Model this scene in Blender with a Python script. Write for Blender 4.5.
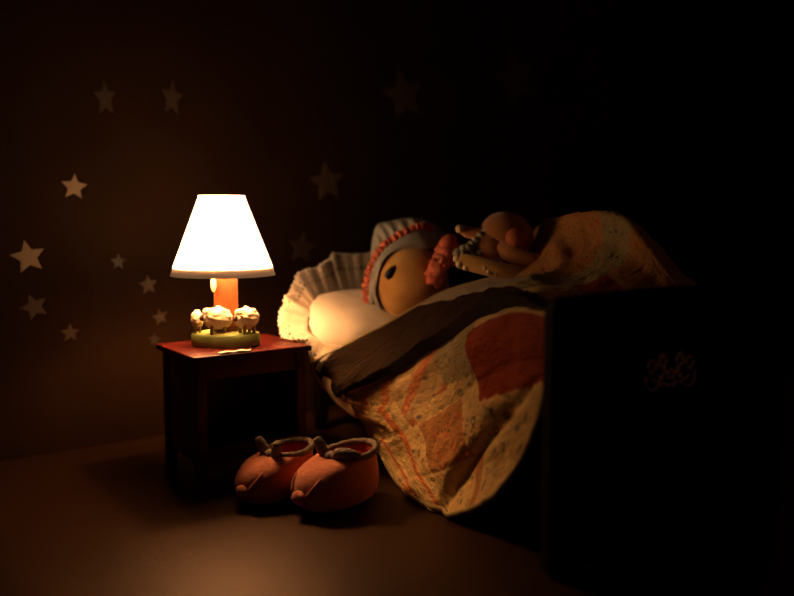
import bpy, bmesh, math, random
from mathutils import Vector, Matrix, noise
random.seed(7)
for o in list(bpy.data.objects): bpy.data.objects.remove(o)
sc = bpy.context.scene
S = 0.01                      # everything below is written in centimetres
H = 36.3; PITCH = math.atan(81/800)
CP, SP = math.cos(PITCH), math.sin(PITCH)

# ---------------------------------------------------------------- camera
cd = bpy.data.cameras.new('camera'); cam = bpy.data.objects.new('camera', cd)
sc.collection.objects.link(cam); sc.camera = cam
cam.location = (0, 0, H*S); cam.rotation_euler = (math.pi/2 - PITCH, 0, 0)
cd.sensor_width = 36; cd.lens = 36*800/794; cd.clip_start = 0.01
cd.dof.use_dof = True; cd.dof.focus_distance = 1.06; cd.dof.aperture_fstop = 1.7
# ---------------------------------------------------------------- world, exposure
w = bpy.data.worlds.new('world'); sc.world = w; w.use_nodes = True
bg = w.node_tree.nodes['Background']
bg.inputs[0].default_value = (1, .48, .24, 1); bg.inputs[1].default_value = 0.012
sc.view_settings.view_transform = 'Standard'; sc.view_settings.look = 'None'
sc.view_settings.exposure = 0; sc.view_settings.gamma = 1
LAMP_COL = (1.0, .50, .21)
BULB_W = 1.9
SHADE_EMIT = 11.0

def P(px, py, Y):
    dx, u = (px-397)/800, (298-py)/800
    d = Vector((dx, CP+u*SP, -SP+u*CP)); t = Y/d.y
    return Vector((d.x*t, Y, H+d.z*t))
DS = 11.0
def PD(px, py, Y): return P(px, py, Y+DS)   # the doll and its toy lie well back on the bed
BT = math.radians(28); BO = Vector((16.3, 80, 0))
def bed(t, w, z):
    return BO + Vector((-math.sin(BT)*t + math.cos(BT)*w, math.cos(BT)*t + math.sin(BT)*w, z))
NT = math.radians(35.3); NO = Vector((-26.4, 102, 0))
def ns(x, y, z):              # x along the front edge, y to the back
    return NO + Vector((math.cos(NT)*x - math.sin(NT)*y, math.sin(NT)*x + math.cos(NT)*y, z))

# ---------------------------------------------------------------- materials
def mat(name, col, rough=.7, metal=0, spec=.5, bump=None, var=None, sheen=0, emit=None, coat=0, sss=0):
    m = bpy.data.materials.new(name); m.use_nodes = True
    nt = m.node_tree; b = nt.nodes['Principled BSDF']
    b.inputs['Base Color'].default_value = (*col, 1); b.inputs['Roughness'].default_value = rough
    b.inputs['Metallic'].default_value = metal; b.inputs['Specular IOR Level'].default_value = spec
    b.inputs['Sheen Weight'].default_value = sheen; b.inputs['Coat Weight'].default_value = coat
    tc = nt.nodes.new('ShaderNodeTexCoord')
    if var:
        n = nt.nodes.new('ShaderNodeTexNoise'); n.inputs['Scale'].default_value = var[0]; n.inputs['Detail'].default_value = 4
        r = nt.nodes.new('ShaderNodeValToRGB'); r.color_ramp.elements[0].position = .35; r.color_ramp.elements[1].position = .65
        r.color_ramp.elements[0].color = (*col, 1); r.color_ramp.elements[1].color = (*var[1], 1)
        nt.links.new(tc.outputs['Object'], n.inputs[0]); nt.links.new(n.outputs[0], r.inputs[0]); nt.links.new(r.outputs[0], b.inputs['Base Color'])
    if bump:
        n = nt.nodes.new('ShaderNodeTexNoise'); n.inputs['Scale'].default_value = bump[0]; n.inputs['Detail'].default_value = 3
        bp = nt.nodes.new('ShaderNodeBump'); bp.inputs['Strength'].default_value = bump[1]; bp.inputs['Distance'].default_value = bump[2]
        nt.links.new(tc.outputs['Object'], n.inputs[0]); nt.links.new(n.outputs[0], bp.inputs['Height']); nt.links.new(bp.outputs[0], b.inputs['Normal'])
    if emit:
        b.inputs['Emission Color'].default_value = (*emit[0], 1); b.inputs['Emission Strength'].default_value = emit[1]
    return m
M = {}
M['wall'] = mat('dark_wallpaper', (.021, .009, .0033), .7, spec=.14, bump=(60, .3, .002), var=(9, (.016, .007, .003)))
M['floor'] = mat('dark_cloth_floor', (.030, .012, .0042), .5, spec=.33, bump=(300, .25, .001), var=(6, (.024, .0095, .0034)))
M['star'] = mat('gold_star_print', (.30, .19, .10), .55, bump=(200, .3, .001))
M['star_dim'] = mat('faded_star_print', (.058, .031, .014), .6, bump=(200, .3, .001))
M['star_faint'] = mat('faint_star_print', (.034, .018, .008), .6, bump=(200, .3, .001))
M['red_wood'] = mat('red_lacquered_wood', (.085, .006, .003), .4, spec=.3, var=(14, (.06, .004, .002)))
M['dark_wood'] = mat('black_stained_wood', (.006, .0025, .0015), .7, spec=.1, var=(10, (.004, .0015, .001)))
M['gilt'] = mat('gilt_paint', (1, .60, .26), .3, metal=1)
M['shade'] = mat('lit_lampshade_cloth', (.9, .8, .6), .8, emit=((1, .57, .29), SHADE_EMIT), bump=(300, .2, .001))
M['shade_trim'] = mat('lampshade_trim', (.85, .62, .42), .8, emit=((1, .52, .25), .12), bump=(500, .3, .001))
M['bulb'] = mat('bulb_glass', (.9, .8, .6), .3, emit=((1, .7, .35), 6))
M['post'] = mat('orange_wood', (.20, .060, .014), .6, spec=.2, var=(30, (.15, .042, .010)))
M['ivory'] = mat('ivory_plastic', (.8, .68, .45), .4)
M['grass'] = mat('green_painted_base', (.22, .26, .07), .6, var=(60, (.13, .19, .045)))
M['grass_top'] = mat('yellow_green_grass', (.50, .50, .14), .7, var=(60, (.30, .38, .10)), bump=(200, .5, .002))
M['wool'] = mat('cream_wool', (.78, .66, .45), .75, bump=(160, .6, .003))
M['sheep_face'] = mat('brown_sheep_face', (.07, .03, .013), .6)
M['sheep_leg'] = mat('dark_sheep_leg', (.30, .20, .08), .6)
M['linen'] = mat('cream_linen', (.72, .62, .48), .8, bump=(90, .25, .003))
M['coral'] = mat('coral_knit', (.52, .15, .06), .85, sheen=.2, bump=(150, .5, .002), var=(25, (.42, .10, .04)))
M['coral_dark'] = mat('red_lining', (.45, .05, .025), .85, bump=(150, .5, .002))
M['trim_grey'] = mat('grey_brown_binding', (.22, .15, .10), .85, bump=(300, .6, .002), var=(40, (.14, .10, .075)))
M['plush'] = mat('tan_plush', (.66, .35, .085), .9, sheen=.2, bump=(350, .5, .001), var=(40, (.55, .27, .06)))
M['plush_brown'] = mat('brown_plush', (.42, .15, .035), .9, sheen=.4, bump=(350, .7, .002))
M['plush_nose'] = mat('reddish_nose_plush', (.50, .12, .04), .8, bump=(350, .5, .002))
M['plush_pale'] = mat('pale_paw_plush', (.75, .55, .28), .8, bump=(350, .5, .002))
M['black'] = mat('black_bead', (.006, .004, .003), .35, var=(20, (.004, .003, .002)))
M['bonnet'] = mat('grey_bonnet_cloth', (.36, .33, .27), .8, bump=(120, .5, .003), var=(30, (.30, .28, .23)))
M['ruffle'] = mat('pink_ruffle', (.70, .17, .09), .8, bump=(140, .6, .003), var=(50, (.60, .13, .06)))
M['lace_grey'] = mat('grey_lace', (.30, .26, .19), .8, bump=(200, .8, .003))
M['sheet'] = mat('cream_sheet', (.70, .52, .32), .8, bump=(60, .3, .004))
M['mattress'] = mat('mattress_ticking', (.35, .28, .2), .9, bump=(60, .3, .004))

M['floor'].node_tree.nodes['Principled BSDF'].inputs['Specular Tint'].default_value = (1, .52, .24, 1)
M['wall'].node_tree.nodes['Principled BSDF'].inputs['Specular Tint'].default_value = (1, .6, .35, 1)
def lace_mat():
    m = mat('cream_eyelet_lace', (.70, .58, .43), .8, bump=(220, .6, .003)); nt = m.node_tree; N = nt.nodes; L = nt.links
    b = N['Principled BSDF']; out = N['Material Output']
    uv = N.new('ShaderNodeUVMap'); sep = N.new('ShaderNodeSeparateXYZ'); L.new(uv.outputs[0], sep.inputs[0])
    def ma(op, a, bb=None):
        n = N.new('ShaderNodeMath'); n.operation = op
        for i, v in enumerate((a, bb)):
            if v is None: continue
            if isinstance(v, (int, float)): n.inputs[i].default_value = v
            else: L.new(v, n.inputs[i])
        return n.outputs[0]
    # u runs in cm along the edge, v 0..1 from pillow to scallop; a line of round eyelets
    fu = ma('SUBTRACT', ma('FRACT', ma('MULTIPLY', sep.outputs[0], .95)), .5)
    dv = ma('MULTIPLY', ma('SUBTRACT', sep.outputs[1], .70), 5.0)
    d = ma('ADD', ma('MULTIPLY', fu, fu), ma('MULTIPLY', dv, dv))
    hole = ma('LESS_THAN', d, .055)
    fu2 = ma('SUBTRACT', ma('FRACT', ma('ADD', ma('MULTIPLY', sep.outputs[0], .95), .5)), .5)
    dv2 = ma('MULTIPLY', ma('SUBTRACT', sep.outputs[1], .84), 5.0)
    d2 = ma('ADD', ma('MULTIPLY', fu2, fu2), ma('MULTIPLY', dv2, dv2))
    hole = ma('MAXIMUM', hole, ma('LESS_THAN', d2, .02))
    tr = N.new('ShaderNodeBsdfTransparent'); tl = N.new('ShaderNodeBsdfTranslucent'); tl.inputs[0].default_value = (.78, .62, .42, 1)
    mx0 = N.new('ShaderNodeMixShader'); mx0.inputs[0].default_value = .3; L.new(b.outputs[0], mx0.inputs[1]); L.new(tl.outputs[0], mx0.inputs[2])
    mx = N.new('ShaderNodeMixShader'); L.new(hole, mx.inputs[0]); L.new(mx0.outputs[0], mx.inputs[1]); L.new(tr.outputs[0], mx.inputs[2])
    L.new(mx.outputs[0], out.inputs[0]); return m
M['lace'] = lace_mat()

def quilt_mat(name, base, print_col, stripe=None, scale=1.0, second=None, sd=1):
    """printed cotton: small scattered motifs and, for some patches, woven-in stripes (UV in cm)"""
    m = bpy.data.materials.new(name); m.use_nodes = True; nt = m.node_tree; N = nt.nodes; L = nt.links
    b = N['Principled BSDF']; b.inputs['Roughness'].default_value = .85; b.inputs['Specular IOR Level'].default_value = .05
    uv = N.new('ShaderNodeUVMap')
    wob = N.new('ShaderNodeTexNoise'); wob.inputs['Scale'].default_value = .8
    L.new(uv.outputs[0], wob.inputs[0])
    addv = N.new('ShaderNodeVectorMath'); addv.operation = 'ADD'; L.new(uv.outputs[0], addv.inputs[0]); L.new(wob.outputs['Color'], addv.inputs[1])
    def rgb(c):
        n = N.new('ShaderNodeRGB'); n.outputs[0].default_value = (*c, 1); return n.outputs[0]
    def mixc(f, a, c):
        n = N.new('ShaderNodeMix'); n.data_type = 'RGBA'; L.new(f, n.inputs['Factor']); L.new(a, n.inputs['A']); L.new(c, n.inputs['B']); return n.outputs['Result']
    def motif(sc_, lo, hi, seed):
        off = N.new('ShaderNodeVectorMath'); off.operation = 'ADD'; L.new(addv.outputs[0], off.inputs[0]); off.inputs[1].default_value = (seed*3.7, seed*1.9, 0)
        v = N.new('ShaderNodeTexVoronoi'); v.inputs['Scale'].default_value = sc_; L.new(off.outputs[0], v.inputs[0])
        r = N.new('ShaderNodeValToRGB'); r.color_ramp.elements[0].position = lo; r.color_ramp.elements[1].position = hi
        r.color_ramp.elements[0].color = (1, 1, 1, 1); r.color_ramp.elements[1].color = (0, 0, 0, 1)
        L.new(v.outputs['Distance'], r.inputs[0]); return r.outputs[0]
    c = rgb(base)
    c = mixc(motif(.55*scale, .20, .30, sd), c, rgb(print_col))
    c = mixc(motif(.55*scale, .10, .15, sd), c, rgb(tuple(min(1, x*1.2) for x in base)))
    if second: c = mixc(motif(.95*scale, .15, .23, sd+5), c, rgb(second))
    if stripe:
        col, fr, ax, wd = stripe
        sep = N.new('ShaderNodeSeparateXYZ'); L.new(uv.outputs[0], sep.inputs[0])
        src = None
        if ax == 'fan':
            vx = N.new('ShaderNodeMath'); vx.operation = 'SUBTRACT'; L.new(sep.outputs[0], vx.inputs[0]); vx.inputs[1].default_value = FANC[0]
            vy = N.new('ShaderNodeMath'); vy.operation = 'SUBTRACT'; L.new(sep.outputs[1], vy.inputs[0]); vy.inputs[1].default_value = FANC[1]
            at = N.new('ShaderNodeMath'); at.operation = 'ARCTAN2'; L.new(vy.outputs[0], at.inputs[0]); L.new(vx.outputs[0], at.inputs[1])
            src = at.outputs[0]; fr = 4.2; ax = 0
        mu = N.new('ShaderNodeMath'); mu.operation = 'MULTIPLY_ADD'; L.new(src or sep.outputs[ax], mu.inputs[0]); mu.inputs[1].default_value = fr; mu.inputs[2].default_value = .1
        f = N.new('ShaderNodeMath'); f.operation = 'FRACT'; L.new(mu.outputs[0], f.inputs[0])
        lt = N.new('ShaderNodeMath'); lt.operation = 'LESS_THAN'; L.new(f.outputs[0], lt.inputs[0]); lt.inputs[1].default_value = wd
        n2 = N.new('ShaderNodeMath'); n2.operation = 'MULTIPLY'; L.new(lt.outputs[0], n2.inputs[0]); n2.inputs[1].default_value = .8
        c = mixc(n2.outputs[0], c, rgb(col))
    L.new(c, b.inputs['Base Color'])
    n = N.new('ShaderNodeTexNoise'); n.inputs['Scale'].default_value = 1.6; n.inputs['Detail'].default_value = 3
    bp = N.new('ShaderNodeBump'); bp.inputs['Strength'].default_value = .6; bp.inputs['Distance'].default_value = .004
    L.new(uv.outputs[0], n.inputs[0]); L.new(n.outputs[0], bp.inputs['Height']); L.new(bp.outputs[0], b.inputs['Normal'])
    return m
FANC = (4.5, 78.0)
QC = (.60, .40, .155)
Q = [quilt_mat('cream_floral_patch', QC, (.20, .16, .11), second=(.52, .20, .08), scale=1.0),
     quilt_mat('cream_orange_striped_patch', QC, (.24, .18, .10), stripe=((.58, .12, .035), .175, 0, .2), sd=2),
     quilt_mat('coral_patch', (.30, .05, .016), (.25, .042, .014), sd=3),
     quilt_mat('grey_green_print_patch', (.33, .24, .11), (.13, .12, .08), second=(.48, .30, .14), scale=1.5, sd=4),
     quilt_mat('ochre_print_patch', (.44, .20, .065), (.46, .10, .035), second=(.16, .12, .09), scale=1.2, sd=6),
     quilt_mat('fan_patch', (.46, .29, .12), (.24, .18, .11), stripe=((.50, .14, .05), 1, 'fan', .32), scale=1.3, sd=12),
     quilt_mat('quilt_backing', (.30, .24, .17), (.22, .16, .11), sd=8),
     quilt_mat('shaded_band_print', (.024, .0125, .006), (.036, .009, .0045), second=(.013, .010, .007), scale=1.2, sd=9)]  # print with the upper band's shade put into its near-black colour

# ---------------------------------------------------------------- mesh helpers
COL = sc.collection
def setp(o, label=None, cat=None, group=None, kind=None):
    for k, v in (('label', label), ('category', cat), ('group', group), ('kind', kind)):
        if v: o[k] = v
    return o
ORG = {}
def link(name, bm, m, parent=None, smooth=True, origin=None):
    me = bpy.data.meshes.new(name); o = bpy.data.objects.new(name, me); COL.objects.link(o)
    org = ORG.get(parent.name) if parent else (origin if origin is not None else Vector((0, 0, 0)))
    ORG[o.name] = org
    bmesh.ops.recalc_face_normals(bm, faces=bm.faces[:])
    for v in bm.verts: v.co = (v.co - org)*S
    for f in bm.faces: f.smooth = smooth
    bm.to_mesh(me); bm.free()
    for x in (m if isinstance(m, list) else [m]): me.materials.append(x)
    if parent: o.parent = parent
    else: o.location = org*S
    return o
def thing(name, loc, label, cat, group=None):
    o = bpy.data.objects.new(name, None); COL.objects.link(o); o.empty_display_size = .03
    ORG[o.name] = Vector(loc); o.location = Vector(loc)*S
    return setp(o, label, cat, group)
def subsurf(o, n=1):
    md = o.modifiers.new('subsurf', 'SUBSURF'); md.levels = n; md.render_levels = n; return o

def add_box(bm, f, a, b, bev=.2):
    """box between corners a and b in the frame f (a function of three numbers)"""
    vs = []
    for i in (0, 1):
        for j in (0, 1):
            for k in (0, 1):
                vs.append(bm.verts.new(f((a[0], b[0])[i], (a[1], b[1])[j], (a[2], b[2])[k])))
    fs = [bm.faces.new([vs[i] for i in q]) for q in ((0, 1, 3, 2), (4, 6, 7, 5), (0, 4, 5, 1), (2, 3, 7, 6), (0, 2, 6, 4), (1, 5, 7, 3))]
    if bev:
        es = {e for q in fs for e in q.edges}
        bmesh.ops.bevel(bm, geom=list(es), offset=bev, segments=2, affect='EDGES', profile=.6)
def add_grid(bm, rows, closed_u=False, uvs=None):
    V = [[bm.verts.new(p) for p in r] for r in rows]
    uvl = bm.loops.layers.uv.verify() if uvs else None
    n = len(V[0]); fs = []
    for j in range(len(V)-1):
        for i in range(n if closed_u else n-1):
            k = (i+1) % n
            f = bm.faces.new((V[j][i], V[j][k], V[j+1][k], V[j+1][i])); fs.append((f, j, i))
            if uvs:
                for lp, (a, b) in zip(f.loops, ((j, i), (j, k), (j+1, k), (j+1, i))): lp[uvl].uv = uvs[a][b]
    return fs
def cap(bm, ring):
    bm.faces.new(ring)
def frame_of(d, up=Vector((0, 0, 1))):
    d = d.normalized()
    s = d.cross(up)
    if s.length < 1e-3: s = d.cross(Vector((1, 0, 0)))
    s.normalize(); return s, s.cross(d).normalized()
def add_tube(bm, pts, rad, seg=10, closed=False):
    pts = [Vector(p) for p in pts]; n = len(pts)
    rr = rad if isinstance(rad, (list, tuple)) else [rad]*n
    rings = []; prev = None
    for i, p in enumerate(pts):
        a = pts[(i-1) % n] if (closed or i > 0) else p
        b = pts[(i+1) % n] if (closed or i < n-1) else p
        s, u = frame_of(b-a, prev if prev else Vector((0.1, .2, 1))); prev = u
        rings.append([bm.verts.new(p + (s*math.cos(t) + u*math.sin(t))*rr[i]) for t in [2*math.pi*k/seg for k in range(seg)]])
    m = n if closed else n-1
    for j in range(m):
        A, B = rings[j], rings[(j+1) % n]
        for k in range(seg):
            l = (k+1) % seg; bm.faces.new((A[k], A[l], B[l], B[k]))
    if not closed:
        bm.faces.new(rings[0][::-1]); bm.faces.new(rings[-1])
def add_ball(bm, c, r, mtx=None, seg=24, rings=14, fn=None):
    """ellipsoid; r = (rx, ry, rz); mtx rotates it; fn bends unit-sphere points first"""
    c = Vector(c); r = Vector(r) if hasattr(r, '__len__') else Vector((r, r, r))
    res = bmesh.ops.create_uvsphere(bm, u_segments=seg, v_segments=rings, radius=1)
    for v in res['verts']:
        p = v.co.copy()
        if fn: p = fn(p)
        p = Vector((p.x*r.x, p.y*r.y, p.z*r.z))
        if mtx: p = mtx @ p
        v.co = p + c
    return res['verts']
def add_lathe(bm, c, prof, seg=40, sx=1, sy=1, fn=None):
    rows = []
    for (r, z) in prof:
        rows.append([Vector(c) + Vector((r*sx*math.cos(2*math.pi*k/seg), r*sy*math.sin(2*math.pi*k/seg), z)) for k in range(seg)])
    if fn: rows = [[fn(p) for p in r] for r in rows]
    add_grid(bm, rows, True)
def axes(zdir, xhint):
    z = Vector(zdir).normalized(); x = Vector(xhint); x = (x - z*x.dot(z)).normalized(); y = z.cross(x)
    return Matrix((x, y, z)).transposed()
def cr(p, t):
    """Catmull-Rom through list p, t in 0..len-1"""
    n = len(p)-1; i = min(int(t), n-1); f = t-i
    a, b, c, d = p[max(i-1, 0)], p[i], p[i+1], p[min(i+2, n)]
    if i == 0: a = b*2-c
    if i+1 == n: d = c*2-b
    return ((b*2) + (c-a)*f + (a*2-b*5+c*4-d)*f*f + (b*3-a-c*3+d)*f*f*f)*.5

# ---------------------------------------------------------------- the setting
WO = Vector((-49.4, 124.6, 0)); WT = NT
def wal(x, z, off=0):         # along the wall, up, out towards the room
    return WO + Vector((math.cos(WT)*x + math.sin(WT)*off, math.sin(WT)*x - math.cos(WT)*off, z))
bm = bmesh.new()
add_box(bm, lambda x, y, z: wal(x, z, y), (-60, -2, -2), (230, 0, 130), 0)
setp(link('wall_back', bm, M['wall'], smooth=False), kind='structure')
bm = bmesh.new()
NX, NY = 110, 110
rows = []
for j in range(NY+1):
    r = []
    for i in range(NX+1):
        x = -110 + 290*i/NX; y = 20 + 250*j/NY
        z = 0.25*noise.noise(Vector((x*.05, y*.05, 3))) - .25
        d = abs((x+70)*.35 + (y-45)); z += .28*math.exp(-(d/1.6)**2)*(1 if x < 5 else math.exp(-((x-5)/12)**2))
        z = min(z, 0.05)
        r.append(Vector((x, y, z)))
    rows.append(r)
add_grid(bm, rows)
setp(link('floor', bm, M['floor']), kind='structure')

# stars on the wall: pixel centre, size in px, rotation, tone
def wall_hit(px, py):
    a = P(px, py, 100) - Vector((0, 0, H)); o = Vector((0, 0, H)); n = Vector((math.sin(WT), -math.cos(WT), 0))
    t = (WO-o).dot(n)/a.dot(n); return o + a*t
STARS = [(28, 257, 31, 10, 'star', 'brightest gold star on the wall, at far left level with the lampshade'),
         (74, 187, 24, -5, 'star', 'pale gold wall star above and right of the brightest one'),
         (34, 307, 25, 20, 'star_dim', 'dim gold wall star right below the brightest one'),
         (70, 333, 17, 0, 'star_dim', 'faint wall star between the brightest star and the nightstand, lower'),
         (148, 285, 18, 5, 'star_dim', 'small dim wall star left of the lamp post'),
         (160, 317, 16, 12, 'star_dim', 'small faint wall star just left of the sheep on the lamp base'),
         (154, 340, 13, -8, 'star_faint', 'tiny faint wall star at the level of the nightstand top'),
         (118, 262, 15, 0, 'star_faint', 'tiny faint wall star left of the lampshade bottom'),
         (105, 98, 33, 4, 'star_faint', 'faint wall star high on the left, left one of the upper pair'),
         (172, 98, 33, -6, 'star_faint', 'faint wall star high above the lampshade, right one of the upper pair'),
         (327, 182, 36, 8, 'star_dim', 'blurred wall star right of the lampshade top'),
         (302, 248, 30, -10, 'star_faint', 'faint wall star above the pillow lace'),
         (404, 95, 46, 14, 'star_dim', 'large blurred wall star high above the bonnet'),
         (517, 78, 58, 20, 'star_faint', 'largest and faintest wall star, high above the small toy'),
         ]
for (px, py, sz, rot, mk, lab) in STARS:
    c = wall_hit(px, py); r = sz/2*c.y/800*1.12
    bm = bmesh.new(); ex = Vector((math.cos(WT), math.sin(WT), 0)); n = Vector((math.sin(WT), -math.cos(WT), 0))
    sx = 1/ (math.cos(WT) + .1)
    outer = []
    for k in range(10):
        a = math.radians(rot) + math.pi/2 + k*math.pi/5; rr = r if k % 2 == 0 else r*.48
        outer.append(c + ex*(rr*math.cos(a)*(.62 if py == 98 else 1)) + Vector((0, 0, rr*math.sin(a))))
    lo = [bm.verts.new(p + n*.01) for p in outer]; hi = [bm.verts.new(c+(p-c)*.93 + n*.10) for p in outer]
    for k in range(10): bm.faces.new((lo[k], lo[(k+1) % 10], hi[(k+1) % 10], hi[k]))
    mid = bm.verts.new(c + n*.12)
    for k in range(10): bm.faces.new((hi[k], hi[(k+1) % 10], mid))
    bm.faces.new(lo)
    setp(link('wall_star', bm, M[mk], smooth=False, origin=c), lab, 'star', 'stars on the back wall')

# ---------------------------------------------------------------- nightstand
NH = 18.2; NW = 17.6; ND = 14.4
t = thing('nightstand', ns(0, 0, 0), 'small red lacquered wooden nightstand carrying the lamp, left of the bed', 'nightstand')
bm = bmesh.new(); add_box(bm, ns, (0, 0, NH-.8), (NW, ND, NH), .22); link('table_top', bm, M['red_wood'], t)
for (x, y) in ((.7, .7), (NW-2.1, .7), (.7, ND-2.1), (NW-2.1, ND-2.1)):
    bm = bmesh.new(); add_box(bm, ns, (x, y, 0.05), (x+1.4, y+1.4, NH-.8), .12); link('leg', bm, M['red_wood'], t)
bm = bmesh.new(); add_box(bm, ns, (2.1, .95, NH-3.4), (NW-2.1, 1.5, NH-.8), .06); link('apron', bm, M['red_wood'], t)
bm = bmesh.new(); add_box(bm, ns, (.95, 2.1, 3.4), (1.5, ND-2.1, NH-.8), .06); link('side_panel', bm, M['red_wood'], t)
bm = bmesh.new(); add_box(bm, ns, (NW-1.5, 2.1, 3.4), (NW-.95, ND-2.1, NH-.8), .06); link('side_panel', bm, M['red_wood'], t)
bm = bmesh.new(); add_box(bm, ns, (2.1, .95, 3.2), (NW-2.1, 1.5, 5.4), .06); link('lower_rail', bm, M['red_wood'], t)
bm = bmesh.new(); add_box(bm, ns, (1.6, 1.6, 4.6), (NW-1.6, ND-1.4, 5.2), .08); link('shelf', bm, M['red_wood'], t)
bm = bmesh.new(); add_box(bm, ns, (2.1, ND-1.3, 3.3), (NW-2.1, ND-.9, NH-.8), .05); link('back_panel', bm, M['red_wood'], t)

# ---------------------------------------------------------------- lamp
LC = P(226, 341, 112); LC.z = NH
px2 = 112/800
t = thing('table_lamp', LC, 'glowing cone-shaded table lamp with sheep around its wooden post on the red nightstand', 'lamp')
BR = 34.5*px2
bm = bmesh.new(); add_lathe(bm, LC, [(0.01, .02), (BR-.15, .02), (BR, .2), (BR, 1.6), (BR-.15, 1.85), (BR-.5, 1.9), (.01, 1.9)], 56, 1, .62); link('base', bm, M['grass'], t)
bm = bmesh.new()
rows = []
for j in range(9):
    rr = (BR-.25)*j/8+.01
    rows.append([LC + Vector((rr*math.cos(a), rr*.62*math.sin(a), 1.86 + (.22+.25*noise.noise(Vector((rr*math.cos(a)*1.3, rr*math.sin(a)*1.3, 0))))*(1-(j/8)**4))) for a in [2*math.pi*k/56 for k in range(56)]])
add_grid(bm, rows, True); link('grass_tufts', bm, M['grass_top'], t)
bm = bmesh.new(); add_lathe(bm, LC+Vector((0, .6, 0)), [(.01, 1.6), (1.95, 1.6), (1.78, 3), (1.68, 6), (1.60, 10.2), (1.45, 10.6), (.01, 10.7)], 36); link('post', bm, M['post'], t)
shz = P(222, 275, 112.6).z; sht = P(222, 196, 112.6).z; SXc = P(222.5, 240, 112.6).x
SC = Vector((SXc, LC.y+.6, 0)); RB, RT = 51.5*px2, 22.5*px2
bm = bmesh.new(); add_lathe(bm, SC, [(RB-.06*(RB-RT)-.05, shz+1.1), (RT, sht), (RT-.12, sht+.02), (RB-.06*(RB-RT)-.17, shz+1.1)], 64)
link('lamp_shade', bm, M['shade'], t)
k1 = RB - (RB-RT)*1.35/(sht-shz)
bm = bmesh.new(); add_lathe(bm, SC, [(RB+.05, shz), (k1+.08, shz+1.35), (k1-.15, shz+1.35), (RB-.15, shz), (RB+.05, shz)], 64)
link('shade_trim', bm, M['shade_trim'], t)
bm = bmesh.new(); add_lathe(bm, SC, [(RT+.08, sht-.25), (RT+.08, sht+.06), (RT-.16, sht+.06), (RT-.16, sht-.25), (RT+.08, sht-.25)], 48)
link('shade_rim', bm, M['shade'], t)
bm = bmesh.new()
for k in range(3):
    a = k*2.094; add_tube(bm, [SC+Vector((0, 0, sht-.4)), SC+Vector((RT*math.cos(a)*.98, RT*math.sin(a)*.98, sht-.2))], .08, 6)
add_tube(bm, [SC+Vector((0, 0, shz+2)), SC+Vector((0, 0, sht-.3))], .12, 6)
link('shade_spider', bm, M['ivory'], t)
# pull cord below the shade
pc = P(213.5, 284, 110.8)
bm = bmesh.new(); add_tube(bm, [pc+Vector((0, 0, 2.6)), pc+Vector((0, 0, 1.0))], .1, 8); add_ball(bm, pc, (.38, .38, 1.15), seg=16, rings=10)
setp(link('pull_switch', bm, M['ivory'], t), 'ivory pull switch hanging under the lampshade')
# the lamp's own light
ld = bpy.data.lights.new('bulb_light', 'POINT'); ld.energy = BULB_W; ld.color = LAMP_COL; ld.shadow_soft_size = .012
lo = bpy.data.objects.new('bulb_light', ld); COL.objects.link(lo); lo.parent = t
lo.location = (SC + Vector((0, -.4, shz+4.2)) - LC)*S

def sheep(parent, c, s, yaw, tall=1):
    """c: feet centre; yaw: direction of the head"""
    R = Matrix.Rotation(yaw, 3, 'Z')
    bm = bmesh.new()
    def lump(p):
        q = p*2.1; return p*(1 + .16*abs(math.sin(5*math.atan2(p.y, p.z)+2*p.x))*1 + .14*noise.noise(q*1.8))
    add_ball(bm, c + R @ Vector((0, 0, 2.1*s*tall)), (1.75*s, 1.2*s, 1.35*s*tall), R, 32, 18, lump)
    for k in range(14):
        a = k*2.4; h = -1+2*(k+.5)/14; rr = math.sqrt(1-h*h)
        d = Vector((1.55*s*h, .95*s*rr*math.cos(a), 1.1*s*tall*rr*math.sin(a)))
        add_ball(bm, c + R @ (Vector((0, 0, 2.3*s*tall)) + d), .48*s, None, 12, 8)
    b = link('sheep_figure', bm, M['wool'], parent)
    bm = bmesh.new(); hp = c + R @ Vector((1.75*s, 0, 2.35*s))
    add_ball(bm, hp, (.75*s, .42*s, .48*s), R @ Matrix.Rotation(.5, 3, 'Y'), 16, 10)
    link('head', bm, M['sheep_face'], b)
    bm = bmesh.new(); add_ball(bm, c + R @ Vector((1.35*s, 0, 3.0*s)), (.62*s, .6*s, .5*s), R, 14, 8, lump); link('fleece_cap', bm, M['wool'], b)
    for sg in (-1, 1):
        bm = bmesh.new(); add_ball(bm, c + R @ Vector((1.45*s, .6*s*sg, 2.55*s)), (.2*s, .42*s, .14*s), R, 10, 6); link('ear', bm, M['sheep_face'], b)
    for (x, y) in ((.8, .5), (.8, -.5), (-.85, .5), (-.85, -.5)):
        bm = bmesh.new(); q = c + R @ Vector((x*s, y*s, 0)); add_tube(bm, [q+Vector((0, 0, -.1)), q+Vector((0, 0, 1.6*s))], [.24*s, .3*s], 8); link('leg', bm, M['sheep_leg'], b)
    return b
zt = NH+1.95
def at_base(px, yoff): v = P(px, 331, LC.y+yoff); v.z = zt; return v
setp(sheep(t, at_base(218, -1.7), 1.02, math.pi+.25), 'cream sheep in front of the post, head to the left')
setp(sheep(t, at_base(247, -.9), .98, math.pi+.85), 'rounder cream sheep right of the post')
setp(sheep(t, at_base(197.5, -.4), .64, math.pi/2+.25, 1.35), 'narrow cream sheep seen end-on at the left rim')

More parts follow.
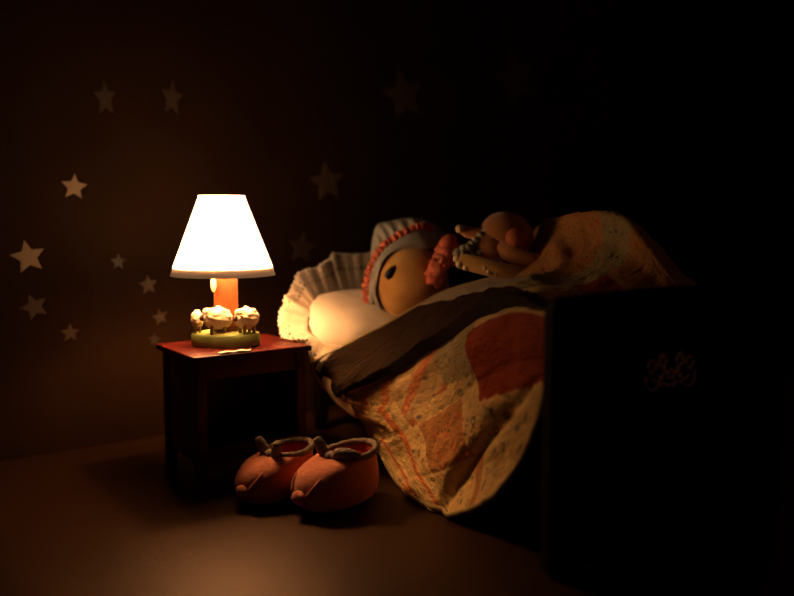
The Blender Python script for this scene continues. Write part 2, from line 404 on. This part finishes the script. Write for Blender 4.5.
# lace scrap at the nightstand's front edge
bm = bmesh.new(); 
rows = []
for j in range(5):
    r = []
    for i in range(29):
        u = i/28; q = ns(3.8+4.6*u, .25+.85*(j/4)*(.55+.45*math.sin(u*9+1)**2), NH+.06+.22*abs(math.sin(u*7))*math.sin(math.pi*j/4)+.0)
        r.append(q)
    rows.append(r)
add_grid(bm, rows); o = link('lace_scrap', bm, M['linen'], origin=ns(6, .7, NH))
md = o.modifiers.new('thickness', 'SOLIDIFY'); md.thickness = .0012; md.offset = 1
setp(o, 'tiny crumpled cream lace scrap on the nightstand edge in front of the lamp', 'lace')

# ---------------------------------------------------------------- bed
BW = 31.4; BL = 62
t = thing('doll_bed', bed(0, 0, 0), 'black-stained wooden toy bed with a gilt flower motif on its tall footboard', 'bed')
def footboard():
    bm = bmesh.new()
    w0, w1, top = -1.95, BW+2.0, 28.3
    outline = [(w0, .1), (w0, top-1.3), (w0+.4, top-.4), (w0+1.4, top)]
    outline += [(w0+1.4+(w1-w0-2.8)*k/20, top+.5*math.sin(math.pi*k/20)) for k in range(1, 20)]
    outline += [(w1-1.4, top), (w1-.4, top-.4), (w1, top-1.3), (w1, .1), (w1-4.5, .1), (w1-6, 4.2), (w0+6, 4.2), (w0+4.5, .1)]
    A = [bm.verts.new(bed(0, x, z)) for x, z in outline]; B = [bm.verts.new(bed(-1.6, x, z)) for x, z in outline]
    n = len(A); bm.faces.new(A); bm.faces.new(B[::-1])
    for k in range(n): bm.faces.new((A[k], A[(k+1) % n], B[(k+1) % n], B[k]))
    return bm
fb = link('footboard', footboard(), M['dark_wood'], t, smooth=False)
md = fb.modifiers.new('bevel', 'BEVEL'); md.width = .0025; md.segments = 3
bm = bmesh.new()
for (a, b) in (((-2.0, -.2, 24.2), (-1.5, BW+.2, 25.4)), ((-2.0, -.2, 6), (-1.5, BW+.2, 7.2)), ((-2.0, -.2, 7.2), (-1.5, 1, 24.2)), ((-2.0, BW-1, 7.2), (-1.5, BW+.2, 24.2))):
    add_box(bm, bed, a, b, .12)
link('panel_moulding', bm, M['dark_wood'], fb)
# gilt motif
def orn(cx, cz, pts, r): return [bed(-1.68, cx+x*1.12, cz+z*1.2) for x, z in pts]
bm = bmesh.new(); OC = (BW/2-1.6, 19.4)
def arc(x, z, rx, rz, a0, a1, n=16): return [(x+rx*math.cos(math.radians(a0+(a1-a0)*k/n)), z+rz*math.sin(math.radians(a0+(a1-a0)*k/n))) for k in range(n+1)]
for sg in (-1, 1):
    f = lambda L: [(sg*x, z) for x, z in L]
    for L in (arc(1.75, .2, .75, .8, 60, 330), arc(2.35, -.3, .95, 1.0, 20, -200), arc(1.2, 1.3, .45, .6, 0, 360), arc(2.5, .95, .5, .5, -60, 240), [(.0, -1.0), (.8, -.75), (1.6, -.9), (2.2, -1.3)], [(.2, -.4), (.7, .1), (.9, .9)]):
        add_tube(bm, orn(OC[0], OC[1], f(L), 1), .15, 6)
    for (x, z) in ((1.2, 2.0), (.75, 1.5), (1.65, 1.6), (2.9, .4), (.5, -1.2), (1.3, -.3)):
        add_ball(bm, bed(-1.66, OC[0]+sg*x, OC[1]+z), (.24, .24, .3), None, 8, 6)
for k in range(5):
    a = k*1.2566+.3; add_ball(bm, bed(-1.66, OC[0]+.5*math.cos(a), OC[1]+.5*math.sin(a)), (.26, .26, .3), None, 8, 6)
setp(link('gilt_motif', bm, M['gilt'], fb), 'gilt flower scroll on the footboard')
# headboard, rails, legs, slats
bm = bmesh.new(); add_box(bm, bed, (BL, -.6, 4), (BL+1.5, BW+.6, 21.3), .4); link('headboard', bm, M['dark_wood'], t)
for w_ in (-.9, BW-1.1):
    bm = bmesh.new(); add_box(bm, bed, (BL-.2, w_, .05), (BL+1.8, w_+2, 21.9), .3); link('leg', bm, M['dark_wood'], t)
for w_ in (1.3, BW-2.5):
    bm = bmesh.new(); add_box(bm, bed, (.05, w_, 6), (BL-.1, w_+1.2, 10.2), .15); link('side_rail', bm, M['dark_wood'], t)
bm = bmesh.new(); add_box(bm, bed, (.1, 2.5, 7), (BL-.1, BW-2.5, 8), 0); link('bed_base', bm, M['dark_wood'], t)
bm = bmesh.new(); add_box(bm, bed, (.5, 2.6, 8.05), (BL-.6, BW-2.6, 14.4), 1.2)
o = link('mattress', bm, M['mattress'], origin=bed(27, 17, 8)); setp(o, 'cream mattress under the quilt in the black toy bed', 'mattress')

# ---------------------------------------------------------------- pillow
pt = thing('pillow', bed(52, 10, 14.5), 'cream pillow with eyelet lace ruffle under the bonneted doll, beside the lamp', 'pillow')
tilt = math.radians(20)
Xp = Vector((math.cos(BT), math.sin(BT), 0)); Tp = Vector((-math.sin(BT)*math.cos(tilt), math.cos(BT)*math.cos(tilt), math.sin(tilt))); Np = Xp.cross(Tp)
PCc = bed(51.6, 7.4, 19.1)
def sgn(v, e): return math.copysign(abs(v)**e, v)
bm = bmesh.new(); rows = []
for j in range(33):
    ph = -math.pi/2 + math.pi*j/32; r = []
    for i in range(72):
        a = 2*math.pi*i/72
        cx = sgn(math.cos(a), .6); cy = sgn(math.sin(a), .6)
        e = max(math.cos(ph), 0)**.75
        x = 17.0*cx*e; y = 9.0*cy*e
        z = 4.3*math.sin(ph)*(1-.25*abs(cx*e)**3)
        p = PCc + Xp*x + Tp*y + Np*z
        d = .35*noise.noise(p*.22) + .14*noise.noise(p*.55)
        if z > -1: # dent under the head
            hd = (Vector((p.x, p.y))-Vector((3.5, 128.5))).length; d -= 2.0*math.exp(-(hd/5)**2)
        p += Np*d
        r.append(p)
    rows.append(r)
add_grid(bm, rows, True); bmesh.ops.remove_doubles(bm, verts=bm.verts, dist=.05)
subsurf(link('pillow_case', bm, M['linen'], pt))
# ruffle: inner edge on the pillow seam, outer edge free
RSH = [0, 0, 0, 0, .8, 2.5, 4, 6, 7.5, 9, 10, 10, 10]
RUF = [(P(338, 352, 114), P(322, 373, 113.5)), (P(322, 347, 114.5), P(312, 360, 114.2)), (P(312, 340, 115.5), P(299, 350, 115.2)), (P(303, 333, 117), P(284, 338, 117.3)),
       (P(302, 322, 119), P(281, 319, 119.5)), (P(308, 309, 121), P(288, 296, 122)), (P(318, 301, 123), P(303, 274, 125)), (P(331, 295, 125), P(323, 266, 127)),
       (P(345, 291, 127), P(335, 258, 130)), (P(360, 288, 129), P(356, 256, 132)), (P(378, 286, 131), P(380, 257, 134)), (P(400, 285, 134), P(402, 262, 137)), (P(430, 288, 138), P(430, 268, 141))]
bm = bmesh.new(); NU, NV = 300, 10; rows = []; uvs = []
def back(p, d):
    o_ = Vector((0, 0, H)); return o_ + (p-o_)*((p.y+d)/p.y)
RUF = [(back(a, d), back(b, d)) for (a, b), d in zip(RUF, RSH)]
inn = [a-(b-a)*.3 for a, b in RUF]; out_ = [b for a, b in RUF]; arcl = 0; lastp = None; cols = []
for i in range(NU+1):
    tt = (len(RUF)-1)*i/NU
    a = cr(inn, tt); b = cr(out_, tt)
    if lastp: arcl += (b-lastp).length
    lastp = b; cols.append((a, b, arcl))
for j in range(NV+1):
    v = j/NV; r = []; ur = []
    for (a, b, s) in cols:
        L = b-a; nrm = Vector((-.2, -.9, .35))
        sc_l = 1 + (.05*abs(math.sin(s*math.pi*.95)))*(v**3)
        p = a + L*v*sc_l*(1+.07*noise.noise(Vector((s*.25, 3, 1)))) + Vector((0,-.6,.5))*(.9*noise.noise(Vector((s*.16, v, 7))))*v + nrm*(.42*math.sin(s*1.15 + 1.2*math.sin(s*.4)) + .25*math.sin(s*2.3))*v
        if p.z < NH+.25 and (Vector((p.x, p.y))-Vector((ns(NW, 0, 0).x, ns(NW, 0, 0).y))).length < 8 and s > 3.2: p.z = NH+.25
        r.append(p); ur.append((s, v))
    rows.append(r); uvs.append(ur)
add_grid(bm, rows, uvs=uvs); o = link('lace_ruffle', bm, M['lace'], pt)
md = o.modifiers.new('thickness', 'SOLIDIFY'); md.thickness = .0009
# scallop beads along the free edge
bm = bmesh.new(); lasts = -9; EP = []
for (a, b, s) in cols:
    if s-lasts > .8:
        lasts = s; nrm = Vector((-.2, -.9, .35))
        p = b + (b-a)*(.04+.07*noise.noise(Vector((s*.25, 3, 1)))) + Vector((0,-.6,.5))*(.9*noise.noise(Vector((s*.16, 1, 7)))) + nrm*(.42*math.sin(s*1.15 + 1.2*math.sin(s*.4)) + .25*math.sin(s*2.3))
        if p.z < NH+.4 and s > 3.2 and p.x < -11: p.z = NH+.4
        EP.append(p); add_ball(bm, p, (.27, .18, .27), None, 10, 6)
add_tube(bm, EP, .1, 6)
link('scalloped_edge', bm, M['linen'], pt)

# ---------------------------------------------------------------- doll
HC = PD(412, 284, 116.0)
dt = thing('plush_doll', bed(46, 12, 14.5), 'tan plush doll in grey bonnet with pink ruffles, lying on the pillow', 'doll')
fdir = Vector((.50, -.85, -.08)).normalized()        # the way the face looks
MH = axes(fdir, (0.25, 0, 1))
def headf(p):
    k = p.z
    q = p.copy()
    if k > 0: q.x *= 1-.18*k*k; q.y *= 1-.12*k*k
    return q
bm = bmesh.new()
add_ball(bm, HC, (6.1, 6.1, 5.8), MH, 40, 26, headf)
# neck, trunk and legs run on below the quilt
hd = link('head', bm, M['plush'], dt)
# muzzle
mz = PD(425, 289, 113.6)
bm = bmesh.new(); add_ball(bm, mz, (4.0, 3.8, 2.6), MH, 28, 18); link('muzzle', bm, M['plush'], hd)
bm = bmesh.new(); add_ball(bm, PD(393, 273, 111.75), (1.3, .95, .6), axes(Vector((.1, -.98, .1)), (.35, 0, 1)), 20, 12, lambda p: Vector((p.x, p.y*(1.15-.65*max(p.x, -1)), p.z))); link('eye', bm, M['black'], hd)
# bonnet: shell around the back of the head, open toward the face
bm = bmesh.new(); rows = []
NR = 56
def bon(th, a, R=1.0):
    wr = 1 + (.02+.035*max(0, math.cos(th)))*math.sin(9*a+2*th)*math.sin(th) + .03*noise.noise(Vector((math.cos(a)*2, math.sin(a)*2, th*2)))
    p = Vector((math.sin(th)*math.cos(a)*7.3*wr, math.sin(th)*math.sin(a)*6.7*wr, math.cos(th)*7.0*wr))
    return HC + MH @ (p*R)
for j in range(18):
    th = math.pi - .02 - (math.pi-1.62)*j/17
    rows.append([bon(th, 2*math.pi*k/NR) for k in range(NR)])
rows2 = [[bon(1.62, 2*math.pi*k/NR, 1) + fdir*(.25*j) for k in range(NR)] for j in range(1, 3)]
add_grid(bm, rows+rows2, True); bn = link('bonnet', bm, M['bonnet'], dt)
md = bn.modifiers.new('thickness', 'SOLIDIFY'); md.thickness = .0018; md.offset = -1
subsurf(bn)
# puffed crown with a pale peak at the top back
bm = bmesh.new()
rows = []
pk = [PD(372, 288, 121), PD(371, 262, 121), PD(373, 240, 121.5), PD(378, 226, 121), PD(392, 222, 121), PD(412, 219, 121), PD(432, 224, 121), PD(446, 236, 121)]
ba = [PD(373, 292, 120), PD(376, 268, 119), PD(383, 254, 118.5), PD(392, 245, 118), PD(403, 239, 117.7), PD(416, 235, 117.7), PD(430, 233, 118), PD(441, 240, 119)]
for j in range(13):
    v = j/12; r = []
    for i in range(85):
        tt = 7*i/84; a = cr(ba, tt); b = cr(pk, tt)
        ff = .22*math.sin(i*.75)*math.sin(math.pi*v)
        p = a.lerp(b, v) + Vector((-.1, -1, .35))*(1.1*math.sin(math.pi*v*.75)+ff)
        r.append(p)
    rows.append(r)
for r in range(1, 5):
    v = r/4
    rows.append([cr(pk, 7*i/84).lerp(HC+Vector((-1, 5.5, 0)), v*.75) for i in range(85)])
add_grid(bm, rows); o = link('bonnet_crown', bm, M['bonnet'], bn); md = o.modifiers.new('thickness', 'SOLIDIFY'); md.thickness = .0015
def ruffle(bm, pts, r0, n, amp=.35, seg=12, closed=False):
    N_ = len(pts)
    for i in range(0): pass
    L = []; rr = []
    for i, p in enumerate(pts):
        rr.append(r0*(1+amp*math.sin(2*math.pi*n*i/N_)+.12*noise.noise(Vector((i*.7, n, 0)))))
        L.append(p + Vector((noise.noise(Vector((i*.33, 0, n))), noise.noise(Vector((0, i*.33, n))), noise.noise(Vector((i*.33, 5, n)))))*r0*.4)
    add_tube(bm, L, rr, seg, closed)
rim = [PD(372, 318, 115.5), PD(367, 305, 115), PD(367, 288, 114.8), PD(370, 272, 114.7), PD(376, 257, 114.6), PD(385, 246, 114.6), PD(396, 237, 114.8), PD(410, 230, 115.5), PD(422, 227, 116.5), PD(432, 228, 118)]
bm = bmesh.new(); ruffle(bm, [cr(rim, 9*i/170) for i in range(171)], .62, 22, .28)
setp(link('brim_ruffle', bm, M['ruffle'], bn), 'pink ruffle along the bonnet brim')
brim = [PD(376, 316, 114.6), PD(372, 303, 114.2), PD(372.5, 286, 114.0), PD(376, 270, 113.8), PD(384, 257, 113.6), PD(395, 249, 113.5), PD(408, 244, 113.7), PD(424, 241, 114.5), PD(440, 243, 116)]
brii = [PD(384, 316, 116), PD(379, 303, 116), PD(380, 286, 116), PD(384, 270, 115.8), PD(392, 259, 115.5), PD(403, 253.5, 115), PD(415, 251, 114.8), PD(430, 248, 115), PD(442, 250, 117)]
bm = bmesh.new(); rows = []
for j in range(7):
    v = j/6; rows.append([cr(rim[:9], 8*i/80).lerp(cr(brim, 8*i/80), min(1, v*2)) if v <= .5 else cr(brim, 8*i/80).lerp(cr(brii, 8*i/80), v*2-1) for i in range(81)])
add_grid(bm, rows); o = link('bonnet_brim', bm, M['bonnet'], bn); md = o.modifiers.new('thickness', 'SOLIDIFY'); md.thickness = .0022; subsurf(o)
# pink ruff under the chin
bm = bmesh.new()
ch = [PD(433, 281, 110.5), PD(436, 272, 110), PD(441, 264, 110), PD(445, 256, 110.3), PD(448, 247, 111), PD(450, 241, 112)]
ruffle(bm, [cr(ch, 5*i/70) for i in range(71)], 1.25, 5, .14, 16)
ch2 = [PD(430, 276, 111.3), PD(436, 265, 111.5), PD(440, 255, 112), PD(444, 246, 112.5)]
ruffle(bm, [cr(ch2, 3*i/50) for i in range(51)], .95, 4, .16, 14)
ch3 = [PD(450, 262, 110.8), PD(455, 252, 111.5), PD(456, 246, 112.3)]
ruffle(bm, [cr(ch3, 2*i/30) for i in range(31)], .85, 3, .16, 14)
setp(link('chin_ruff', bm, M['ruffle'], dt), 'pink gathered ruff under the chin')
# body below the quilt
def skin(name, pts, edges, rad, m, parent, lv=2):
    me = bpy.data.meshes.new(name); org = ORG[parent.name]
    me.from_pydata([tuple((Vector(p)-org)*S) for p in pts], edges, [])
    o = bpy.data.objects.new(name, me); COL.objects.link(o); o.parent = parent; ORG[o.name] = org; me.materials.append(m)
    md = o.modifiers.new('skin', 'SKIN'); md.use_smooth_shade = True
    for i, r in enumerate(rad): me.skin_vertices[0].data[i].radius = (r*S, r*S)
    me.skin_vertices[0].data[0].use_root = True
    subsurf(o, lv); return o
skin('body', [bed(25, 14, 18.5), bed(34, 13, 18.8), bed(43, 10.5, 20), bed(14, 17, 25), bed(7, 18, 19), bed(14, 10, 19), bed(6, 9, 18)],
     [(0, 1), (1, 2), (0, 3), (3, 4), (0, 5), (5, 6)], [3.2, 3.4, 2.2, 2.0, 1.8, 2.0, 1.8], M['plush'], dt)
# the doll's arm over the quilt
ap = [PD(532, 277, 102.5), PD(515, 273.5, 102.5), PD(495, 269, 103), PD(477, 264.5, 104), PD(466, 262, 104.8), PD(458, 261, 105.3)]
bm = bmesh.new(); add_tube(bm, [cr(ap, 5*i/30) for i in range(31)], [1.15 - .0*i + (.12*math.sin(math.pi*i/30)) - (.5*max(0, (i-26)/4)**2) for i in range(31)], 16)
ar = link('arm', bm, M['plush'], dt); subsurf(ar)
bm = bmesh.new()
for (x, y, Z, r) in ((457, 259, 104.8, .62), (460, 264, 104.4, .66), (466, 267.5, 104, .5), (485, 268, 102.6, .5), (489, 272, 102.4, .5), (496, 273.5, 102.2, .42)):
    add_ball(bm, PD(x, y, Z), r, None, 14, 8)
setp(link('pale_beads', bm, M['plush_pale'], ar), 'pale shiny tips along the arm')

# ---------------------------------------------------------------- small toy
tt_ = thing('toy_bear', PD(505, 262, 107), 'small brown round-headed plush toy with a ball nose, tucked beside the bonneted doll', 'toy')
bm = bmesh.new(); add_ball(bm, PD(506, 236, 108.5), (4.1, 3.7, 3.6), Matrix.Rotation(.2, 3, 'Y'), 32, 20); th_ = link('head', bm, M['plush_brown'], tt_)
bm = bmesh.new(); add_ball(bm, PD(516, 238, 105.2), (1.65, 1.6, 1.5), None, 24, 16); link('nose', bm, M['plush_nose'], th_)
bm = bmesh.new(); add_ball(bm, PD(492, 247, 107.5), (3.3, 2.6, 2.4), None, 24, 14); link('body', bm, M['plush_brown'], tt_)
bm = bmesh.new()
add_tube(bm, [PD(490, 233, 108), PD(478, 234, 108), PD(467, 232, 108), PD(461, 229, 108)], [1.2, 1.0, .85, .6], 14); link('arm', bm, M['plush_brown'], tt_)
bm = bmesh.new(); add_ball(bm, PD(459.5, 229, 107.4), .62, None, 14, 10); setp(link('paw_tip', bm, M['plush_pale'], tt_), 'pale round paw tip')
bm = bmesh.new()
lc = [PD(488, 229, 107.2), PD(477, 240, 106.5), PD(470, 247, 106), PD(462, 251, 106), PD(456, 254, 106.2)]
ruffle(bm, [cr(lc, 4*i/60) for i in range(61)], .62, 8, .35, 12)
lc = [PD(480, 253, 106), PD(470, 256, 105.7), PD(460, 255, 105.5)]
ruffle(bm, [cr(lc, 2*i/40) for i in range(41)], .55, 6, .35, 12)
setp(link('lace_cuff', bm, M['lace_grey'], tt_), 'grey lace frill beside the paws')
bm = bmesh.new(); add_tube(bm, [PD(500, 246, 106.2), PD(515, 254, 105.2), PD(530, 262, 104.5), PD(545, 262, 104)], [1.4, 1.5, 1.4, 1.2], 14); link('leg', bm, M['plush_brown'], tt_)

# ---------------------------------------------------------------- quilt
QG = [
 [bed(42,33.5,16), bed(34,35,15), bed(22,35,15), bed(15,35,15), bed(8,35,15), bed(.9,33,17)],
 [bed(41,27,28), bed(33,29,28), bed(21,30,30), bed(14,30,29), bed(7,30,25), bed(.9,29,23)],
 [P(540,226,114), P(556,217,110), P(582,212,104), P(620,213,99), P(655,246,95.3), P(690,287,91.8)],
 [P(531,248,110), P(552,243,105), P(585,243,101), P(618,253,97), P(640,270,93), P(664,295,89.6)],
 [P(507,272,107), P(530,270,102), P(560,270,98), P(580,280,93), P(596,289,89), P(610,301,86.2)],
 [P(445,291,110), P(475,286,105), P(505,281,100), P(530,283,93), P(545,289,88), P(565,304,83.8)],
 [P(395,319,110), P(425,315,107), P(465,300,102.5), P(500,294,96), P(525,296,89), P(549,310,81.8)],
 [P(350,343,111.3), P(378,350,109.2), P(418,336,106.6), P(462,318,101), P(507,306,91), P(546,325,80.8)],
 [P(312,366,113.6), P(345,383,111.8), P(390,374,108.0), P(443,350,101.5), P(497,336,91.2), P(546,350,80.6)],
 [P(333,394,113.0), P(362,413,111.0), P(405,402,106), P(455,382,98.4), P(502,368,90.8), P(546,370,80.6)],
 [P(362,418,112.6), P(388,440,109), P(422,433,102.2), P(463,418,96), P(507,402,88.8), P(546,386,80.9)],
 [P(378,450,111), P(402,465,106), P(430,465,100), P(470,450,94), P(507,436,88), P(534,428,82.5)],
 [P(398,484,105), P(418,492,100.5), P(445,490,97), P(475,480,93), P(502,468,88.5), P(519,462,85)],
 [P(418,504,99), P(432,511,96.5), P(450,515,93.5), P(468,511,91), P(482,503,88.7), P(493,496,87)]]
QCOL = [11, 9.5, 8, 6, 3, 0]; QROW = {2: 1, 3: 1, 4: 1, 5: 1, 6: .75, 7: .3}
for k, wgt in QROW.items():
    QG[k] = [back(p, QCOL[i]*wgt) for i, p in enumerate(QG[k])]
NU, NV = 120, 180
J1, J2 = 62, 98               # rows where the band with shade put into its colour begins and ends
BAND = [10.2, 8.5, 8.05, 7.8, 7.3, 6.8, 6.1]
def FV(i, j):
    f = cr(BAND, 6*i/NU)
    if j <= J1: return 5.55*j/J1
    if j <= J2: return 5.55+(f-5.55)*(j-J1)/(J2-J1)
    return f+(13-f)*(j-J2)/(NV-J2)
dense = []
cs = [[cr(r, 5*i/NU) for i in range(NU+1)] for r in QG]
for j in range(NV+1):
    dense.append([cr([cs[k][i] for k in range(len(QG))], FV(i, j)) for i in range(NU+1)])
# arc-length uv in cm
def cum(pts):
    L = [0]
    for a, b in zip(pts, pts[1:]): L.append(L[-1]+(b-a).length)
    return L
UVq = [[None]*(NU+1) for _ in range(NV+1)]
mid = cum([dense[j][NU//2] for j in range(NV+1)])
for j in range(NV+1):
    for i in range(NU+1): UVq[j][i] = (38*i/NU, mid[j])
rows = []
def groove(px0, pts, wd): return 0
for j in range(NV+1):
    r = []
    for i in range(NU+1):
        p = dense[j][i]
        a = dense[max(j-1, 0)][i]; b = dense[min(j+1, NV)][i]; c = dense[j][max(i-1, 0)]; d = dense[j][min(i+1, NU)]
        n = (b-a).cross(d-c).normalized()
        if n.y > 0 and n.z < .3: n = -n
        if n.z < -.2: n = -n
        # upper band of the quilt stands proud of the part below it
        fb_ = cr(BAND, 6*i/NU)
        fu = i/NU; fv = FV(i, j)
        edge = min(1, min(i, NU-i)/12)
        fv0 = fv
        amp = .30*noise.noise(p*.16+Vector((3, 0, 0))) + .16*noise.noise(p*.42) + .07*noise.noise(p*1.0)
        # a soft fold from the foot corner sweeping down the hanging side
        fold = 0
        dd = fv0 - fb_
        if fv0 > 5.3: fold += (1.25*math.exp(-(dd/.8)**2) if dd < 0 else 0) - (.55*math.exp(-(dd/.35)**2) if dd >= 0 else 0)
        if fv > 9:
            g = fu - (.95 - .20*(fv-9.6)); fold -= .85*math.exp(-(g/.055)**2)*min(1, (fv-9)/.6)
            g = fu - (.78 - .17*(fv-9.6)); fold += .5*math.exp(-(g/.09)**2)*min(1, (fv-9)/1)
        if 2.0 < fv < 5.0:
            g = fu - (.05+.17*(fv-2)); fold += .45*math.exp(-(g/.05)**2)
            g = fu - (.55-.14*(fv-2)); fold -= .4*math.exp(-(g/.05)**2)
        # stitched patch edges pull the cloth in
        cu = (38*fu) % 7.6; cv = mid[j] % 7.2
        st = .13*math.exp(-(min(cu, 7.6-cu)/.25)**2) + .13*math.exp(-(min(cv, 7.2-cv)/.25)**2)
        q = p + n*((amp*1.6+fold)*edge - st)
        q.z = max(q.z, .35)
        r.append(q)
    rows.append(r)
bm = bmesh.new(); fs = add_grid(bm, rows, uvs=UVq)
PAT = {}
rp = random.Random(11)
for f, j, i in fs:
    cu = int(38*(i+.5)/NU//7.6); cv = int(mid[j]//7.2)
    if (cu, cv) not in PAT: PAT[(cu, cv)] = rp.choice([0, 0, 4, 0, 4, 0, 0])
    fv = FV(i, j+.5); fu = (i+.5)/NU
    k = PAT[(cu, cv)]
    if fv < 4.3: k = 2 if (3.55 < fv and .62 < fu < .88) else 4
    if cu <= 0 and fv > 7.5: k = 1
    elif cu == 1 and k == 3: k = 0
    if fv < 9.75 and fu > .69 and j >= J2+5: k = 2
    elif fv < 9.0 and .5 < fu <= .69: k = 3
    elif fv > 9 and fu > .66: k = 0
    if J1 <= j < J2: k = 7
    elif fv <= 5.55 and fv > 4.3 and fu < .5: k = 6
    elif j >= J2 and .15 < fu < .56 and fv < 9.6 - 2.2*abs(fu-.33): k = 5
    if k != 7 and fu < .37 and fv > 8.9: k = 1
    f.material_index = k
for f in bm.faces: pass
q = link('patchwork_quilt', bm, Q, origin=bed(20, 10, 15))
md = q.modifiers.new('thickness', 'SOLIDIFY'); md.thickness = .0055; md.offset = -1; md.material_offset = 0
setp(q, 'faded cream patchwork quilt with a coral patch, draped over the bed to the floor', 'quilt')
# bound edge of the quilt
hem = [rows[j][0] for j in range(0, NV+1, 2)] + [rows[NV][i] for i in range(4, NU+1, 4)] + [rows[j][NU] for j in range(NV-4, J2+44, -3)]
bm = bmesh.new(); add_tube(bm, hem, .33, 8); b_ = link('edge_binding', bm, Q[3], q)
# a turned corner of the cream sheet peeping out of the quilt edge
bm = bmesh.new(); rws = []
la = [P(320, 374, 113.6), P(331, 380, 112.6), P(341, 391, 111.8), P(349, 402, 111.4), P(355, 414, 111.2)]
lb = [P(320, 376, 113.6), P(325, 388, 112.9), P(334, 400, 112.2), P(345, 410, 111.6), P(355, 416, 111.2)]
for j in range(9):
    v = j/8; rws.append([cr(la, 4*i/40).lerp(cr(lb, 4*i/40), v) + Vector((-.3, -.9, 0))*.15*math.sin(math.pi*v)*math.sin(math.pi*i/40) for i in range(41)])
add_grid(bm, rws); o = link('bed_sheet', bm, M['sheet'], origin=P(338, 398, 112.5)); md = o.modifiers.new('thickness', 'SOLIDIFY'); md.thickness = .002
setp(o, 'fold of cream sheet peeping from the quilt corner below the pillow', 'sheet')

# ---------------------------------------------------------------- slippers
def slipper(c, yaw, s, label, flop):
    t = thing('slipper', c, label, 'slipper', 'pair of slippers on the floor')
    R = Matrix.Rotation(yaw, 3, 'Z')
    def F(x, y, z): return Vector(c) + R @ (Vector((x, y, z))*s)
    RG = [(0, .05, .05, .08), (0, 2.6, 1.5, .06), (0, 4.5, 2.6, .08), (0, 5.25, 3.15, .8), (.05, 5.5, 3.4, 2.0), (-.1, 5.2, 3.3, 3.3), (-.5, 4.6, 3.0, 4.4), (-1.2, 3.8, 2.75, 5.1), (-1.8, 3.15, 2.55, 5.35), (-2.0, 2.9, 2.45, 5.3)]
    def ring(c0, a, b, z):
        o_ = []
        for k in range(48):
            th = 2*math.pi*k/48; x = math.cos(th)
            zz = z
            if z > 2.5: zz += .35*max(0, -x)*(z-2.5)/2.5
            bb = b*(1+.12*x if x > 0 else 1+.05*x)
            sy = math.sin(th)
            if x > 0 and z > .7 and z < 5: x = x**.8; sy = math.copysign(abs(sy)**.85, sy); zz += .3*x*math.sin(math.pi*min(z, 5)/5)
            o_.append(F(c0+a*x, bb*sy, zz))
        return o_
    bm = bmesh.new(); rows = [ring(*g) for g in RG]
    for r_ in rows[3:8]:
        for k, p in enumerate(r_): r_[k] = p + Vector((0, 0, .22*noise.noise(p*.5)))
    add_grid(bm, rows, True); u_ = link('slipper_upper', bm, M['coral'], t); subsurf(u_)
    bm = bmesh.new(); rows = [ring(*g) for g in ((-2.0, 2.85, 2.4, 5.25), (-2.0, 2.6, 2.1, 4.6), (-1.8, 2.9, 2.3, 2.6), (-1.7, 2.8, 2.2, 1.0), (-1.7, .05, .05, .9))]
    add_grid(bm, rows, True); link('lining', bm, M['coral_dark'], t)
    bm = bmesh.new(); pts = [p for p in ring(-2.0, 3.0, 2.5, 5.3)]
    add_tube(bm, pts, [.40*s*(1+.1*math.sin(k*1.9)) for k in range(48)], 10, True)
    setp(link('rim_binding', bm, M['trim_grey'], t), 'grey-brown binding round the opening')
    # ears
    for sg in (-1, 1):
        bm = bmesh.new()
        if flop and sg == flop:
            pts = [(1.0, .4*sg, 5.2), (.9, 1.2*sg, 5.9), (.3, 2.2*sg, 5.9), (-.6, 3.0*sg, 5.6)]
        else:
            pts = [(1.1, .8*sg, 4.9), (1.2, 1.1*sg, 5.8), (1.4, 1.5*sg, 6.6), (1.5, 1.85*sg, 7.2)]
        L = [Vector(p) for p in pts]
        ex = [cr(L, 3*i/16) for i in range(17)]
        add_tube(bm, [F(*p) for p in ex], [s*(.42+.2*math.sin(math.pi*min(1, (i+1)/17))) if i < 16 else s*.25 for i in range(17)], 12)
        e_ = link('ear', bm, M['trim_grey'], t)
    bm = bmesh.new(); add_ball(bm, F(1.05, 0, 5.35), (.75*s, .75*s, .6*s), R, 16, 10); link('knot', bm, M['trim_grey'], t)
    # stitched face on the toe: nose and two seams
    bm = bmesh.new(); add_ball(bm, F(5.45, 0, 1.9), (.7*s, .95*s, .75*s), R, 16, 10); link('toe_nose', bm, M['coral'], t)
    bm = bmesh.new()
    for sg in (-1, 1):
        L = [Vector(F(*q)) for q in ((1.6, .7*sg, 5.05), (3.0, 1.5*sg, 4.45), (4.5, 1.8*sg, 3.6), (5.5, 1.2*sg, 2.3))]
        add_tube(bm, [cr(L, 3*i/20) for i in range(21)], .16*s, 8)
    link('seam', bm, M['coral'], t)
slipper(Vector((-7.5, 99.2, 0)), math.radians(-134), 1.17, 'coral padded slipper, right one of the pair, its open rim facing the quilt', -0.0 or 1)
slipper(Vector((-15.6, 101.9, 0)), math.radians(-130), 1.08, 'coral padded slipper, left one of the pair, both grey ears standing up', 0)
